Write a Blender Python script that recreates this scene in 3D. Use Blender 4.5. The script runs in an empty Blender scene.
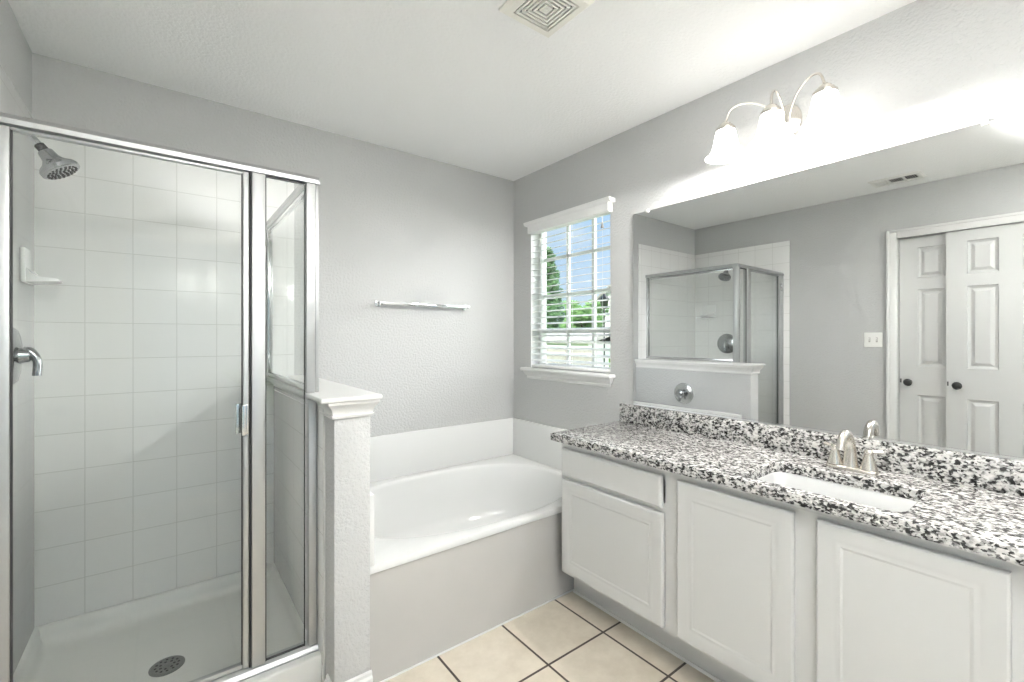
import bpy, bmesh, math, random
from mathutils import Vector, Matrix
random.seed(7)
D = bpy.data
SC = bpy.context.scene
COL = SC.collection
PI = math.pi

# ------------------------------------------------------------------ camera
# world: X = 0 is the vanity wall, Y = 0 the back wall, floor at Z = 0
cam_d = D.cameras.new('camera')
cam = D.objects.new('camera', cam_d)
COL.objects.link(cam)
cam.location = (-2.0113, -2.5976, 1.3016)
cam.rotation_euler = (PI / 2, 0, -0.6553)
cam_d.sensor_fit = 'HORIZONTAL'
cam_d.sensor_width = 36.0
cam_d.lens = 450.2 / 1024 * 36.0
cam_d.shift_y = -3.76 / 1024          # verticals stay vertical, horizon at y = 337
cam_d.clip_start = 0.02
SC.camera = cam

# ------------------------------------------------------------------ view, sky, sun
SC.view_settings.view_transform = 'Standard'
SC.view_settings.look = 'None'
SC.view_settings.gamma = 1.0
SC.view_settings.use_curve_mapping = False
SC.view_settings.exposure = 0.34
SKY_STRENGTH = 0.78
LAMP_W = 16.0
SHADE_E = 4.3
BOWL_FILL_W = 430.0
SKY_FILL = 21.0

world = D.worlds.new('sky')
SC.world = world
world.use_nodes = True
wn, wl = world.node_tree.nodes, world.node_tree.links
wn.clear()
w_out = wn.new('ShaderNodeOutputWorld')
w_bg = wn.new('ShaderNodeBackground')
w_tc = wn.new('ShaderNodeTexCoord')
w_sep = wn.new('ShaderNodeSeparateXYZ')
w_ramp = wn.new('ShaderNodeValToRGB')
w_noise = wn.new('ShaderNodeTexNoise')
w_cr = wn.new('ShaderNodeValToRGB')
w_mix = wn.new('ShaderNodeMix')
w_mix.data_type = 'RGBA'
wl.new(w_tc.outputs['Generated'], w_sep.inputs[0])
wl.new(w_sep.outputs['Z'], w_ramp.inputs[0])
w_ramp.color_ramp.elements[0].position = 0.0
w_ramp.color_ramp.elements[0].color = (0.74, 0.87, 0.97, 1)
w_ramp.color_ramp.elements[1].position = 0.35
w_ramp.color_ramp.elements[1].color = (0.28, 0.56, 0.93, 1)
wl.new(w_tc.outputs['Generated'], w_noise.inputs['Vector'])
w_noise.inputs['Scale'].default_value = 5.0
w_noise.inputs['Detail'].default_value = 5.0
wl.new(w_noise.outputs['Fac'], w_cr.inputs[0])
w_cr.color_ramp.elements[0].position = 0.58
w_cr.color_ramp.elements[0].color = (0, 0, 0, 1)
w_cr.color_ramp.elements[1].position = 0.80
w_cr.color_ramp.elements[1].color = (1, 1, 1, 1)
wl.new(w_cr.outputs['Color'], w_mix.inputs[0])
wl.new(w_ramp.outputs['Color'], w_mix.inputs[6])
w_mix.inputs[7].default_value = (0.95, 0.96, 0.97, 1)
# added bright lobe in the unseen sky, lights the room through the window
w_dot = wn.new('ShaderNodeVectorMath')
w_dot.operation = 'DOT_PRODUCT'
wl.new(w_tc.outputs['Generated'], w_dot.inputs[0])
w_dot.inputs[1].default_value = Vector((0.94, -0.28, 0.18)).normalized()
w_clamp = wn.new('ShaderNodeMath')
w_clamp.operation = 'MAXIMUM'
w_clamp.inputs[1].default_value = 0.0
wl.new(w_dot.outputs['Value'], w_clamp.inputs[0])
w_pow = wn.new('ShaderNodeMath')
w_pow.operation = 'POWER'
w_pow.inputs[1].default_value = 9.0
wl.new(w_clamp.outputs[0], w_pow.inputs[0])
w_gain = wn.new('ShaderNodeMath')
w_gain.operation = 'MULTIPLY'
w_gain.inputs[1].default_value = SKY_FILL
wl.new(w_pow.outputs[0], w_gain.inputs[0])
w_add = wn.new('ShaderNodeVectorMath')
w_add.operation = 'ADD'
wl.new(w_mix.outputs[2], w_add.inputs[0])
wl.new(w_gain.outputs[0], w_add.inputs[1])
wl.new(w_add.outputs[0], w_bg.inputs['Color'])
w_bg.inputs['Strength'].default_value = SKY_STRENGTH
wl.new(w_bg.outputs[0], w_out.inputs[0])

sun_d = D.lights.new('sun', 'SUN')
sun_d.energy = 7.0
sun_d.angle = 0.02
sun_d.color = (1.0, 0.96, 0.9)
sun = D.objects.new('sun', sun_d)
sun.rotation_euler = Vector((0.62, 0.25, -0.75)).to_track_quat('-Z', 'Y').to_euler()
COL.objects.link(sun)

# ------------------------------------------------------------------ materials
def new_mat(name):
    m = D.materials.new(name)
    m.use_nodes = True
    return m, m.node_tree.nodes, m.node_tree.links, m.node_tree.nodes['Principled BSDF']

def plain(name, col, rough=0.5, metal=0.0, spec=None):
    m, n, l, b = new_mat(name)
    b.inputs['Base Color'].default_value = (*col, 1)
    b.inputs['Roughness'].default_value = rough
    b.inputs['Metallic'].default_value = metal
    if spec is not None:
        b.inputs['Specular IOR Level'].default_value = spec
    return m

def bumpy(name, col, rough, scale, strength, dist=0.004, mottling=0.0, spec=None):
    """a surface with a fine relief: sprayed wall texture, wood fibre, moulded acrylic"""
    m, n, l, b = new_mat(name)
    b.inputs['Roughness'].default_value = rough
    if spec is not None:
        b.inputs['Specular IOR Level'].default_value = spec
    g = n.new('ShaderNodeNewGeometry')
    t = n.new('ShaderNodeTexNoise')
    t.inputs['Scale'].default_value = scale
    t.inputs['Detail'].default_value = 3.0
    t.inputs['Roughness'].default_value = 0.55
    l.new(g.outputs['Position'], t.inputs['Vector'])
    bp = n.new('ShaderNodeBump')
    bp.inputs['Strength'].default_value = strength
    bp.inputs['Distance'].default_value = dist
    l.new(t.outputs['Fac'], bp.inputs['Height'])
    l.new(bp.outputs['Normal'], b.inputs['Normal'])
    if mottling:
        t2 = n.new('ShaderNodeTexNoise')
        t2.inputs['Scale'].default_value = 3.0
        t2.inputs['Detail'].default_value = 4.0
        l.new(g.outputs['Position'], t2.inputs['Vector'])
        r = n.new('ShaderNodeValToRGB')
        r.color_ramp.elements[0].position = 0.3
        r.color_ramp.elements[1].position = 0.7
        r.color_ramp.elements[0].color = (*[c * (1 - mottling) for c in col], 1)
        r.color_ramp.elements[1].color = (*[min(1, c * (1 + mottling)) for c in col], 1)
        l.new(t2.outputs['Fac'], r.inputs[0])
        l.new(r.outputs['Color'], b.inputs['Base Color'])
    else:
        b.inputs['Base Color'].default_value = (*col, 1)
    return m

def tiled(name, axes, origin, w, h, mortar, tile_a, tile_b, grout, rough, bump=0.3, mottle=0.0):
    """square tiles laid out in metres on two world axes"""
    m, n, l, b = new_mat(name)
    g = n.new('ShaderNodeNewGeometry')
    s = n.new('ShaderNodeSeparateXYZ')
    c = n.new('ShaderNodeCombineXYZ')
    l.new(g.outputs['Position'], s.inputs[0])
    for k, (ax, og) in enumerate(zip(axes, origin)):
        a = n.new('ShaderNodeMath')
        a.operation = 'SUBTRACT'
        l.new(s.outputs[ax], a.inputs[0])
        a.inputs[1].default_value = og
        l.new(a.outputs[0], c.inputs[k])
    br = n.new('ShaderNodeTexBrick')
    br.offset = 0.0
    br.squash = 1.0
    br.inputs['Scale'].default_value = 1.0
    br.inputs['Mortar Size'].default_value = mortar
    br.inputs['Mortar Smooth'].default_value = 0.25
    br.inputs['Brick Width'].default_value = w
    br.inputs['Row Height'].default_value = h
    br.inputs['Color1'].default_value = (*tile_a, 1)
    br.inputs['Color2'].default_value = (*tile_b, 1)
    br.inputs['Mortar'].default_value = (*grout, 1)
    l.new(c.outputs[0], br.inputs['Vector'])
    col = br.outputs['Color']
    if mottle:
        t = n.new('ShaderNodeTexNoise')
        t.inputs['Scale'].default_value = 9.0
        t.inputs['Detail'].default_value = 6.0
        t.inputs['Roughness'].default_value = 0.65
        l.new(g.outputs['Position'], t.inputs['Vector'])
        r = n.new('ShaderNodeValToRGB')
        r.color_ramp.elements[0].position = 0.32
        r.color_ramp.elements[0].color = (1 - mottle, 1 - mottle * 1.1, 1 - mottle * 1.25, 1)
        r.color_ramp.elements[1].position = 0.68
        r.color_ramp.elements[1].color = (1, 1, 1, 1)
        l.new(t.outputs['Fac'], r.inputs[0])
        mx = n.new('ShaderNodeMix')
        mx.data_type = 'RGBA'
        mx.blend_type = 'MULTIPLY'
        mx.inputs[0].default_value = 1.0
        l.new(col, mx.inputs[6])
        l.new(r.outputs['Color'], mx.inputs[7])
        col = mx.outputs[2]
    l.new(col, b.inputs['Base Color'])
    b.inputs['Roughness'].default_value = rough
    bp = n.new('ShaderNodeBump')
    bp.inputs['Strength'].default_value = bump
    bp.inputs['Distance'].default_value = 0.003
    bp.invert = True
    l.new(br.outputs['Fac'], bp.inputs['Height'])
    l.new(bp.outputs['Normal'], b.inputs['Normal'])
    return m

def granite_mat():
    m, n, l, b = new_mat('granite')
    g = n.new('ShaderNodeNewGeometry')
    mp = n.new('ShaderNodeMapping')
    mp.inputs['Rotation'].default_value = (0.5, 0.4, 0.6)
    mp.inputs['Scale'].default_value = (1.0, 0.7, 1.0)
    l.new(g.outputs['Position'], mp.inputs['Vector'])
    dn = n.new('ShaderNodeTexNoise')
    dn.inputs['Scale'].default_value = 110.0
    dn.inputs['Detail'].default_value = 2.0
    l.new(mp.outputs[0], dn.inputs['Vector'])
    off = n.new('ShaderNodeVectorMath')
    off.operation = 'MULTIPLY_ADD'
    l.new(dn.outputs['Color'], off.inputs[0])
    off.inputs[1].default_value = (0.009, 0.009, 0.009)
    l.new(mp.outputs[0], off.inputs[2])
    v1 = n.new('ShaderNodeTexVoronoi')
    v1.inputs['Scale'].default_value = 185.0
    l.new(off.outputs[0], v1.inputs['Vector'])
    s1 = n.new('ShaderNodeSeparateColor')
    l.new(v1.outputs['Color'], s1.inputs[0])
    cl = n.new('ShaderNodeTexNoise')                 # the dark minerals come in clusters
    cl.inputs['Scale'].default_value = 62.0
    cl.inputs['Detail'].default_value = 2.0
    l.new(mp.outputs[0], cl.inputs['Vector'])
    ad = n.new('ShaderNodeMath')
    ad.operation = 'MULTIPLY_ADD'
    l.new(cl.outputs['Fac'], ad.inputs[0])
    ad.inputs[1].default_value = 2.0
    l.new(s1.outputs[0], ad.inputs[2])
    r = n.new('ShaderNodeValToRGB')
    r.color_ramp.interpolation = 'LINEAR'
    cr = r.color_ramp
    cr.elements[0].position = 0.0
    cr.elements[0].color = (0.012, 0.012, 0.013, 1)
    cr.elements[1].position = 1.0
    cr.elements[1].color = (0.76, 0.75, 0.735, 1)
    for pos, c in ((0.385, 0.014), (0.41, 0.055), (0.44, 0.12), (0.465, 0.25), (0.52, 0.34), (0.55, 0.48), (0.70, 0.62)):
        e = cr.elements.new(pos)
        e.color = (c, c * 0.985, c * 0.96, 1)
    sc = n.new('ShaderNodeMath')
    sc.operation = 'MULTIPLY'
    sc.inputs[1].default_value = 0.3333
    l.new(ad.outputs[0], sc.inputs[0])
    l.new(sc.outputs[0], r.inputs[0])
    l.new(r.outputs['Color'], b.inputs['Base Color'])
    b.inputs['Roughness'].default_value = 0.16
    return m

def glass_mat(name, tint, ior=1.45, haze=0.0):
    m, n, l, b = new_mat(name)
    n.remove(b)
    out = n['Material Output']
    tr = n.new('ShaderNodeBsdfTransparent')
    tr.inputs['Color'].default_value = (*tint, 1)
    gl = n.new('ShaderNodeBsdfGlossy')
    gl.inputs['Roughness'].default_value = 0.0
    fr = n.new('ShaderNodeFresnel')
    fr.inputs['IOR'].default_value = ior
    ge = n.new('ShaderNodeNewGeometry')
    front = n.new('ShaderNodeMath')               # the slab reflects once, on the side the light enters
    front.operation = 'SUBTRACT'
    front.inputs[0].default_value = 1.0
    l.new(ge.outputs['Backfacing'], front.inputs[1])
    fm = n.new('ShaderNodeMath')
    fm.operation = 'MULTIPLY'
    l.new(fr.outputs[0], fm.inputs[0])
    l.new(front.outputs[0], fm.inputs[1])
    mx = n.new('ShaderNodeMixShader')
    l.new(fm.outputs[0], mx.inputs[0])
    l.new(tr.outputs[0], mx.inputs[1])
    l.new(gl.outputs[0], mx.inputs[2])
    last = mx
    if haze:
        df = n.new('ShaderNodeBsdfDiffuse')
        df.inputs['Color'].default_value = (0.8, 0.8, 0.8, 1)
        m2 = n.new('ShaderNodeMixShader')
        m2.inputs[0].default_value = haze
        l.new(mx.outputs[0], m2.inputs[1])
        l.new(df.outputs[0], m2.inputs[2])
        last = m2
    l.new(last.outputs[0], out.inputs[0])
    return m

def shade_mat():
    m, n, l, b = new_mat('lit_shade_glass')
    n.remove(b)
    out = n['Material Output']
    em = n.new('ShaderNodeEmission')
    em.inputs['Color'].default_value = (1.0, 0.97, 0.92, 1)
    em.inputs['Strength'].default_value = SHADE_E
    l.new(em.outputs[0], out.inputs[0])
    return m

def leaf_mat(name, a, bcol):
    m, n, l, b = new_mat(name)
    oi = n.new('ShaderNodeNewGeometry')
    r = n.new('ShaderNodeValToRGB')
    r.color_ramp.elements[0].color = (*a, 1)
    r.color_ramp.elements[1].color = (*bcol, 1)
    l.new(oi.outputs['Random Per Island'], r.inputs[0])
    l.new(r.outputs['Color'], b.inputs['Base Color'])
    b.inputs['Roughness'].default_value = 0.6
    return m

M = {}
M['wall'] = bumpy('grey_wall_paint', (0.53, 0.535, 0.532), 0.75, 85, 0.6, 0.008, spec=0.25)
M['ceiling'] = bumpy('ceiling_paint', (0.95, 0.955, 0.95), 0.9, 75, 0.5, 0.007, spec=0.1)
M['trim'] = plain('white_trim_paint', (0.74, 0.742, 0.73), 0.35)
M['door'] = plain('white_door_paint', (0.55, 0.553, 0.545), 0.4)
M['cabinet'] = bumpy('cabinet_paint', (0.60, 0.604, 0.597), 0.38, 260, 0.04, 0.001)
M['floor'] = tiled('beige_floor_tile', 'XY', (-0.482 - 0.325 * 20, -1.268 - 0.3255 * 20), 0.325, 0.3255, 0.0055,
                   (0.69, 0.63, 0.535), (0.655, 0.595, 0.50), (0.055, 0.04, 0.03), 0.35, 0.5, 0.16)
TW, TH = 0.1545, 0.1525
M['tile_back'] = tiled('white_tile_back', 'XZ', (-2.4355 - TW * 4, 0.1425 - TH * 4), TW, TH, 0.0018,
                       (0.84, 0.84, 0.83), (0.82, 0.82, 0.81), (0.66, 0.66, 0.64), 0.16, 0.35)
M['tile_side'] = tiled('white_tile_side', 'YZ', (-TW * 20, 0.1425 - TH * 4), TW, TH, 0.0018,
                       (0.84, 0.84, 0.83), (0.82, 0.82, 0.81), (0.66, 0.66, 0.64), 0.16, 0.35)
M['acrylic'] = plain('white_tub_acrylic', (0.79, 0.795, 0.785), 0.16)
M['pan'] = bumpy('white_shower_pan', (0.72, 0.72, 0.69), 0.3, 14, 0.05, 0.002, 0.05)
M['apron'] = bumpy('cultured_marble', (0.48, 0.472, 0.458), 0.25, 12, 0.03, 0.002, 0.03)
M['porcelain'] = plain('porcelain', (0.56, 0.565, 0.56), 0.08)
M['granite'] = granite_mat()
M['chrome'] = plain('chrome', (0.82, 0.83, 0.84), 0.07, 1.0)
M['chrome_dull'] = plain('dull_chrome', (0.62, 0.63, 0.63), 0.2, 1.0)
M['chrome_grey'] = plain('darkened_chrome', (0.42, 0.43, 0.44), 0.16, 1.0)  # chrome darkened in its colour to stand in for dark reflections
M['satin'] = plain('satin_aluminium', (0.52, 0.53, 0.53), 0.45, 1.0)
M['nickel'] = plain('brushed_nickel', (0.70, 0.665, 0.61), 0.26, 1.0)
M['gasket'] = plain('dark_gasket', (0.03, 0.03, 0.03), 0.5)
M['black'] = plain('black_metal', (0.012, 0.012, 0.012), 0.28, 0.0)
M['dark'] = plain('dark_duct', (0.012, 0.012, 0.012), 0.7)
M['plastic'] = plain('white_plastic', (0.84, 0.84, 0.81), 0.35)
M['slat'] = plain('white_blind_slat', (0.86, 0.86, 0.85), 0.4)
M['glass'] = glass_mat('clear_shower_glass', (0.965, 0.975, 0.97), haze=0.012)
M['pane'] = glass_mat('window_glass', (0.97, 0.98, 0.98))
M['mirror'] = plain('silvered_mirror', (0.74, 0.75, 0.748), 0.0, 1.0)
M['shade'] = shade_mat()
M['bulb'] = M['shade']
M['grass'] = bumpy('lawn_grass', (0.16, 0.30, 0.07), 0.9, 30, 0.6, 0.05, 0.3)
M['fence'] = bumpy('weathered_fence_wood', (0.42, 0.39, 0.35), 0.85, 25, 0.4, 0.01, 0.15)
M['siding'] = bumpy('pale_house_siding', (0.80, 0.79, 0.76), 0.7, 20, 0.2, 0.01, 0.04)
M['shingle'] = bumpy('roof_shingle', (0.42, 0.40, 0.38), 0.9, 40, 0.5, 0.01, 0.2)
M['bark'] = bumpy('tree_bark', (0.13, 0.09, 0.06), 0.9, 20, 0.6, 0.02, 0.2)
M['leaf_a'] = leaf_mat('dark_leaves', (0.07, 0.17, 0.06), (0.16, 0.31, 0.12))
M['leaf_b'] = leaf_mat('light_leaves', (0.10, 0.24, 0.06), (0.24, 0.42, 0.14))

# ------------------------------------------------------------------ mesh helpers
def V(*a):
    return Vector(a)

def add_box(bm, x0, x1, y0, y1, z0, z1, bev=0.0, seg=2):
    t = bmesh.new()
    co = [(x, y, z) for x in sorted((x0, x1)) for y in sorted((y0, y1)) for z in sorted((z0, z1))]
    vs = [t.verts.new(c) for c in co]
    for f in ((0, 1, 3, 2), (4, 6, 7, 5), (0, 4, 5, 1), (2, 3, 7, 6), (0, 2, 6, 4), (1, 5, 7, 3)):
        t.faces.new([vs[i] for i in f])
    if bev > 0:
        bmesh.ops.bevel(t, geom=t.edges[:], offset=bev, segments=seg, profile=0.5, affect='EDGES')
    merge(bm, t)

def merge(bm, t):
    idx = {}
    for v in t.verts:
        idx[v] = bm.verts.new(v.co)
    for f in t.faces:
        try:
            bm.faces.new([idx[v] for v in f.verts])
        except ValueError:
            pass
    t.free()

def add_ring_skin(bm, rings, cap_a=True, cap_b=True, closed=True):
    rv = [[bm.verts.new(p) for p in r] for r in rings]
    n = len(rv[0])
    for a, b in zip(rv, rv[1:]):
        for i in range(n if closed else n - 1):
            j = (i + 1) % n
            bm.faces.new((a[i], a[j], b[j], b[i]))
    if cap_a:
        bm.faces.new(list(reversed(rv[0])))
    if cap_b:
        bm.faces.new(rv[-1])
    return rv

def catmull(pts, n=8):
    P = [Vector(p) for p in pts]
    P = [P[0] * 2 - P[1]] + P + [P[-1] * 2 - P[-2]]
    out = []
    for i in range(1, len(P) - 2):
        a, b, c, d = P[i - 1:i + 3]
        for k in range(n):
            t = k / n
            out.append(0.5 * ((2 * b) + (c - a) * t + (2 * a - 5 * b + 4 * c - d) * t * t + (3 * b - a - 3 * c + d) * t ** 3))
    out.append(P[-2])
    return out

def add_tube(bm, pts, r, sides=14, smooth_n=0, squash=1.0):
    """r: a number or a list of radii along pts"""
    rr = r if isinstance(r, (list, tuple)) else [r] * len(pts)
    if smooth_n:
        path = catmull(pts, smooth_n)
        rad = []
        for i in range(len(path)):
            t = i / smooth_n
            k = min(int(t), len(rr) - 2)
            rad.append(rr[k] + (rr[k + 1] - rr[k]) * (t - k))
    else:
        path, rad = [Vector(p) for p in pts], list(rr)
    rings = []
    prev = None
    for i, p in enumerate(path):
        d = (path[min(i + 1, len(path) - 1)] - path[max(i - 1, 0)]).normalized()
        if prev is None:
            u = d.orthogonal().normalized()
        else:
            u = (prev - d * prev.dot(d)).normalized()
        prev = u
        w = d.cross(u)
        rings.append([p + (u * math.cos(2 * PI * k / sides) + w * squash * math.sin(2 * PI * k / sides)) * rad[i] for k in range(sides)])
    add_ring_skin(bm, rings)

def add_lathe(bm, origin, axis, prof, sides=28, cap_a=True, cap_b=True, stretch=(1, 1)):
    """prof: (radius, distance along axis)"""
    o, d = Vector(origin), Vector(axis).normalized()
    if abs(d.z) > 0.9:
        u = V(1, 0, 0)
    else:
        u = V(0, 0, 1).cross(d).normalized()
    w = d.cross(u)
    rings = [[o + d * h + u * (r * stretch[0] * math.cos(2 * PI * k / sides)) + w * (r * stretch[1] * math.sin(2 * PI * k / sides)) for k in range(sides)] for r, h in prof]
    add_ring_skin(bm, rings, cap_a, cap_b)

def add_prism(bm, poly, axis, a, b):
    """poly: 2D points in the two other axes (in XYZ order), extruded from a to b"""
    def P(q, t):
        if axis == 'X':
            return V(t, q[0], q[1])
        if axis == 'Y':
            return V(q[0], t, q[1])
        return V(q[0], q[1], t)
    add_ring_skin(bm, [[P(q, a) for q in poly], [P(q, b) for q in poly]])

WL = {}
def place(o, c, parent):
    WL[o.name] = Vector(c)
    if parent is not None:
        o.parent = parent
        o.location = Vector(c) - WL[parent.name]
    else:
        o.location = c

def obj(name, bm, mat, parent=None, ang=35):
    bmesh.ops.recalc_face_normals(bm, faces=bm.faces[:])
    xs = [v.co for v in bm.verts]
    lo = V(*[min(c[i] for c in xs) for i in range(3)])
    hi = V(*[max(c[i] for c in xs) for i in range(3)])
    c = V((lo.x + hi.x) / 2, (lo.y + hi.y) / 2, lo.z)
    for v in bm.verts:
        v.co -= c
    me = D.meshes.new(name)
    bm.to_mesh(me)
    bm.free()
    me.materials.append(mat)
    for p in me.polygons:
        p.use_smooth = True
    me.set_sharp_from_angle(angle=math.radians(ang))
    o = D.objects.new(name, me)
    COL.objects.link(o)
    place(o, c, parent)
    return o

def tag(o, label, cat, group=None):
    o['label'] = label
    o['category'] = cat
    if group:
        o['group'] = group
    return o

def thing(name, loc, label, cat, group=None):
    o = D.objects.new(name, None)
    o.empty_display_size = 0.05
    COL.objects.link(o)
    place(o, loc, None)
    return tag(o, label, cat, group)

def struct(name, bm, mat, parent=None, ang=35):
    o = obj(name, bm, mat, parent, ang)
    if parent is None:
        o['kind'] = 'structure'
    return o

def struct_root(name, loc):
    o = D.objects.new(name, None)
    o.empty_display_size = 0.05
    COL.objects.link(o)
    place(o, loc, None)
    o['kind'] = 'structure'
    return o

def boxes(*bs, bev=0.0):
    bm = bmesh.new()
    for b in bs:
        add_box(bm, *b, bev=bev)
    return bm

def box_obj(name, b, mat, parent=None, bev=0.0):
    return obj(name, boxes(b, bev=bev), mat, parent)

def superell(cx, cy, a, b, e, ang):
    c, s = math.cos(ang), math.sin(ang)
    k = (abs(c / a) ** e + abs(s / b) ** e) ** (-1.0 / e)
    return cx + c * k, cy + s * k

def rect_hit(cx, cy, x0, x1, y0, y1, ang):
    c, s = math.cos(ang), math.sin(ang)
    ts = []
    if c > 1e-9: ts.append((x1 - cx) / c)
    if c < -1e-9: ts.append((x0 - cx) / c)
    if s > 1e-9: ts.append((y1 - cy) / s)
    if s < -1e-9: ts.append((y0 - cy) / s)
    t = min(ts)
    return cx + c * t, cy + s * t

def angles_for(cx, cy, x0, x1, y0, y1, n):
    A = [2 * PI * i / n for i in range(n)]
    for x in (x0, x1):
        for y in (y0, y1):
            t = math.atan2(y - cy, x - cx) % (2 * PI)
            k = min(range(len(A)), key=lambda i: abs(A[i] - t))
            A[k] = t
    return sorted(A)

def panel_face(bm, P, us, vs, cells, rings, thick):
    """a slab whose front (depth 0) is divided by us/vs; the listed cells get nested rings (inset, depth). P(u, v, d) maps to the world, d > 0 goes into the slab"""
    for i in range(len(us) - 1):
        for j in range(len(vs) - 1):
            a, b, c, d = us[i], us[i + 1], vs[j], vs[j + 1]
            if (i, j) not in cells:
                bm.faces.new([bm.verts.new(P(*q, 0)) for q in ((a, c), (b, c), (b, d), (a, d))])
                continue
            prev = None
            for ins, dep in [(0, 0)] + list(rings):
                r = [bm.verts.new(P(*q, dep)) for q in ((a + ins, c + ins), (b - ins, c + ins), (b - ins, d - ins), (a + ins, d - ins))]
                if prev:
                    for k in range(4):
                        bm.faces.new((prev[k], prev[(k + 1) % 4], r[(k + 1) % 4], r[k]))
                prev = r
            bm.faces.new(prev)
    a, b, c, d = us[0], us[-1], vs[0], vs[-1]
    o = [P(*q, 0) for q in ((a, c), (b, c), (b, d), (a, d))]
    k = [P(*q, thick) for q in ((a, c), (b, c), (b, d), (a, d))]
    add_ring_skin(bm, [o, k], cap_a=False, cap_b=True)
    bmesh.ops.remove_doubles(bm, verts=bm.verts[:], dist=1e-5)

# ------------------------------------------------------------------ room shell
W, H, YF = 2.4355, 2.44, -3.45
T = 0.12
struct('floor', boxes((-W - T, T, YF - T, T, -0.10, 0.0)), M['floor'])
struct('ceiling', boxes((-W - T, T, YF - T, T, H, H + 0.1)), M['ceiling'])
struct('wall_back', boxes((-W - T, T, 0, T, 0, H)), M['wall'])
# vanity wall with the window opening
WY0, WY1, WZ0, WZ1 = -0.905, -0.195, 1.09, 2.085
bm = boxes((0, T, YF - T, WY0, 0, H), (0, T, WY1, 0, 0, H), (0, T, WY0, WY1, 0, WZ0), (0, T, WY0, WY1, WZ1, H))
struct('wall_right', bm, M['wall'])
# opposite wall with the closet opening
CY0, CY1, CZ = -3.02, -1.66, 2.06
bm = boxes((-W - T, -W, CY1, 0, 0, H), (-W - T, -W, YF - T, CY0, 0, H), (-W - T, -W, CY0, CY1, CZ, H), (-W - T - 0.02, -W - T, CY0, CY1, 0, CZ))
struct('wall_left', bm, M['wall'])
# wall behind the camera with an open doorway to the bedroom
DX0, DX1, DZ = -2.25, -1.25, 2.06
bm = boxes((-W, DX0, YF - T, YF, 0, H), (DX1, 0, YF - T, YF, 0, H), (DX0, DX1, YF - T, YF, DZ, H))
struct('wall_front', bm, M['wall'])
bm = boxes((DX0 - 0.06, DX0 + 0.005, YF, YF + 0.018, 0, DZ + 0.06), (DX1 - 0.005, DX1 + 0.06, YF, YF + 0.018, 0, DZ + 0.06), (DX0 + 0.005, DX1 - 0.005, YF, YF + 0.018, DZ - 0.005, DZ + 0.06), bev=0.004)
struct('trim_4', bm, M['trim'])

# shower tile on the back and left walls
TZ1 = 2.168
struct('wall_tiled_back', boxes((-W, -1.473, -0.008, 0, 0.10, TZ1), bev=0.003), M['tile_back'])
struct('wall_tiled_left', boxes((-W, -W + 0.008, -0.915, -0.008, 0.10, TZ1), bev=0.003), M['tile_side'])

# half wall between the shower and the tub
HX0, HX1, HY, HZ = -1.562, -1.438, -1.03, 1.075
struct('wall_half', boxes((HX0, HX1, HY, 0, 0, HZ), bev=0.004), M['wall'])
struct('wall_tiled_half', boxes((HX0 - 0.009, HX0, -0.928, -0.008, 0.05, HZ - 0.01), bev=0.003), M['tile_side'])
bm = bmesh.new()
add_box(bm, -1.613, HX1 + 0.033, HY - 0.033, -0.009, 1.083, 1.101, bev=0.006, seg=3)
prof = [(0.008, 1.026), (0.010, 1.034), (0.006, 1.038), (0.007, 1.046), (0.011, 1.056), (0.018, 1.066), (0.025, 1.074), (0.026, 1.0835)]
rings = []
for o_, z in prof:
    x0, x1, y0 = HX0 - min(o_, 0.028), HX1 + o_, HY - o_
    rings.append([V(x0, y0, z), V(x1, y0, z), V(x1, -0.009, z), V(x0, -0.009, z)])
add_ring_skin(bm, rings)
struct('trim_1', bm, M['trim'], ang=25)

def baseboard(name, pts, h=0.125, t=0.014, n_out=1):
    """pts: a path along the wall foot; the board grows to the left of the path direction * n_out"""
    bm = bmesh.new()
    for (a, b) in zip(pts, pts[1:]):
        a, b = Vector((*a, 0)), Vector((*b, 0))
        d = (b - a).normalized()
        nrm = V(-d.y, d.x, 0) * n_out
        pr = [(0, 0), (t, 0), (t, h * 0.82), (t * 0.55, h * 0.88), (t * 0.5, h * 0.96), (0.002, h), (0, h)]
        a2, b2 = a - d * (t if False else 0), b + d * 0
        add_ring_skin(bm, [[q + nrm * u + V(0, 0, z) for u, z in pr] for q in (a2, b2)])
    return struct(name, bm, M['trim'], ang=25)
baseboard('baseboard_half', [(HX0 - 0.0, -0.956), (HX0, HY - 0.014)], n_out=-1)
baseboard('baseboard_pillar', [(HX0, HY), (HX1 + 0.004, HY)], n_out=-1)
baseboard('baseboard_left', [(-W, -1.60), (-W, -0.93)], n_out=-1)
baseboard('baseboard_front', [(DX1 + 0.06, YF), (0, YF)])

# ------------------------------------------------------------------ closet doors, seen in the mirror
cas = 0.06
bm = bmesh.new()
for b in ((-W, -W + 0.018, CY1 - 0.004, CY1 + cas, 0, CZ + cas), (-W, -W + 0.018, CY0 - cas, CY0 + 0.004, 0, CZ + cas), (-W, -W + 0.018, CY0 + 0.004, CY1 - 0.004, CZ - 0.004, CZ + cas)):
    add_box(bm, *b, bev=0.005)
for b in ((-W, -W + 0.024, CY1 + cas - 0.02, CY1 + cas, 0, CZ + cas), (-W, -W + 0.024, CY0 - cas, CY1 + cas - 0.02, CZ + cas - 0.02, CZ + cas)):
    add_box(bm, *b, bev=0.006)
add_box(bm, -W - T + 0.01, -W, CY1 - 0.004, CY1 + 0.0, 0, CZ)
struct('trim_2', bm, M['trim'])

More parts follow.
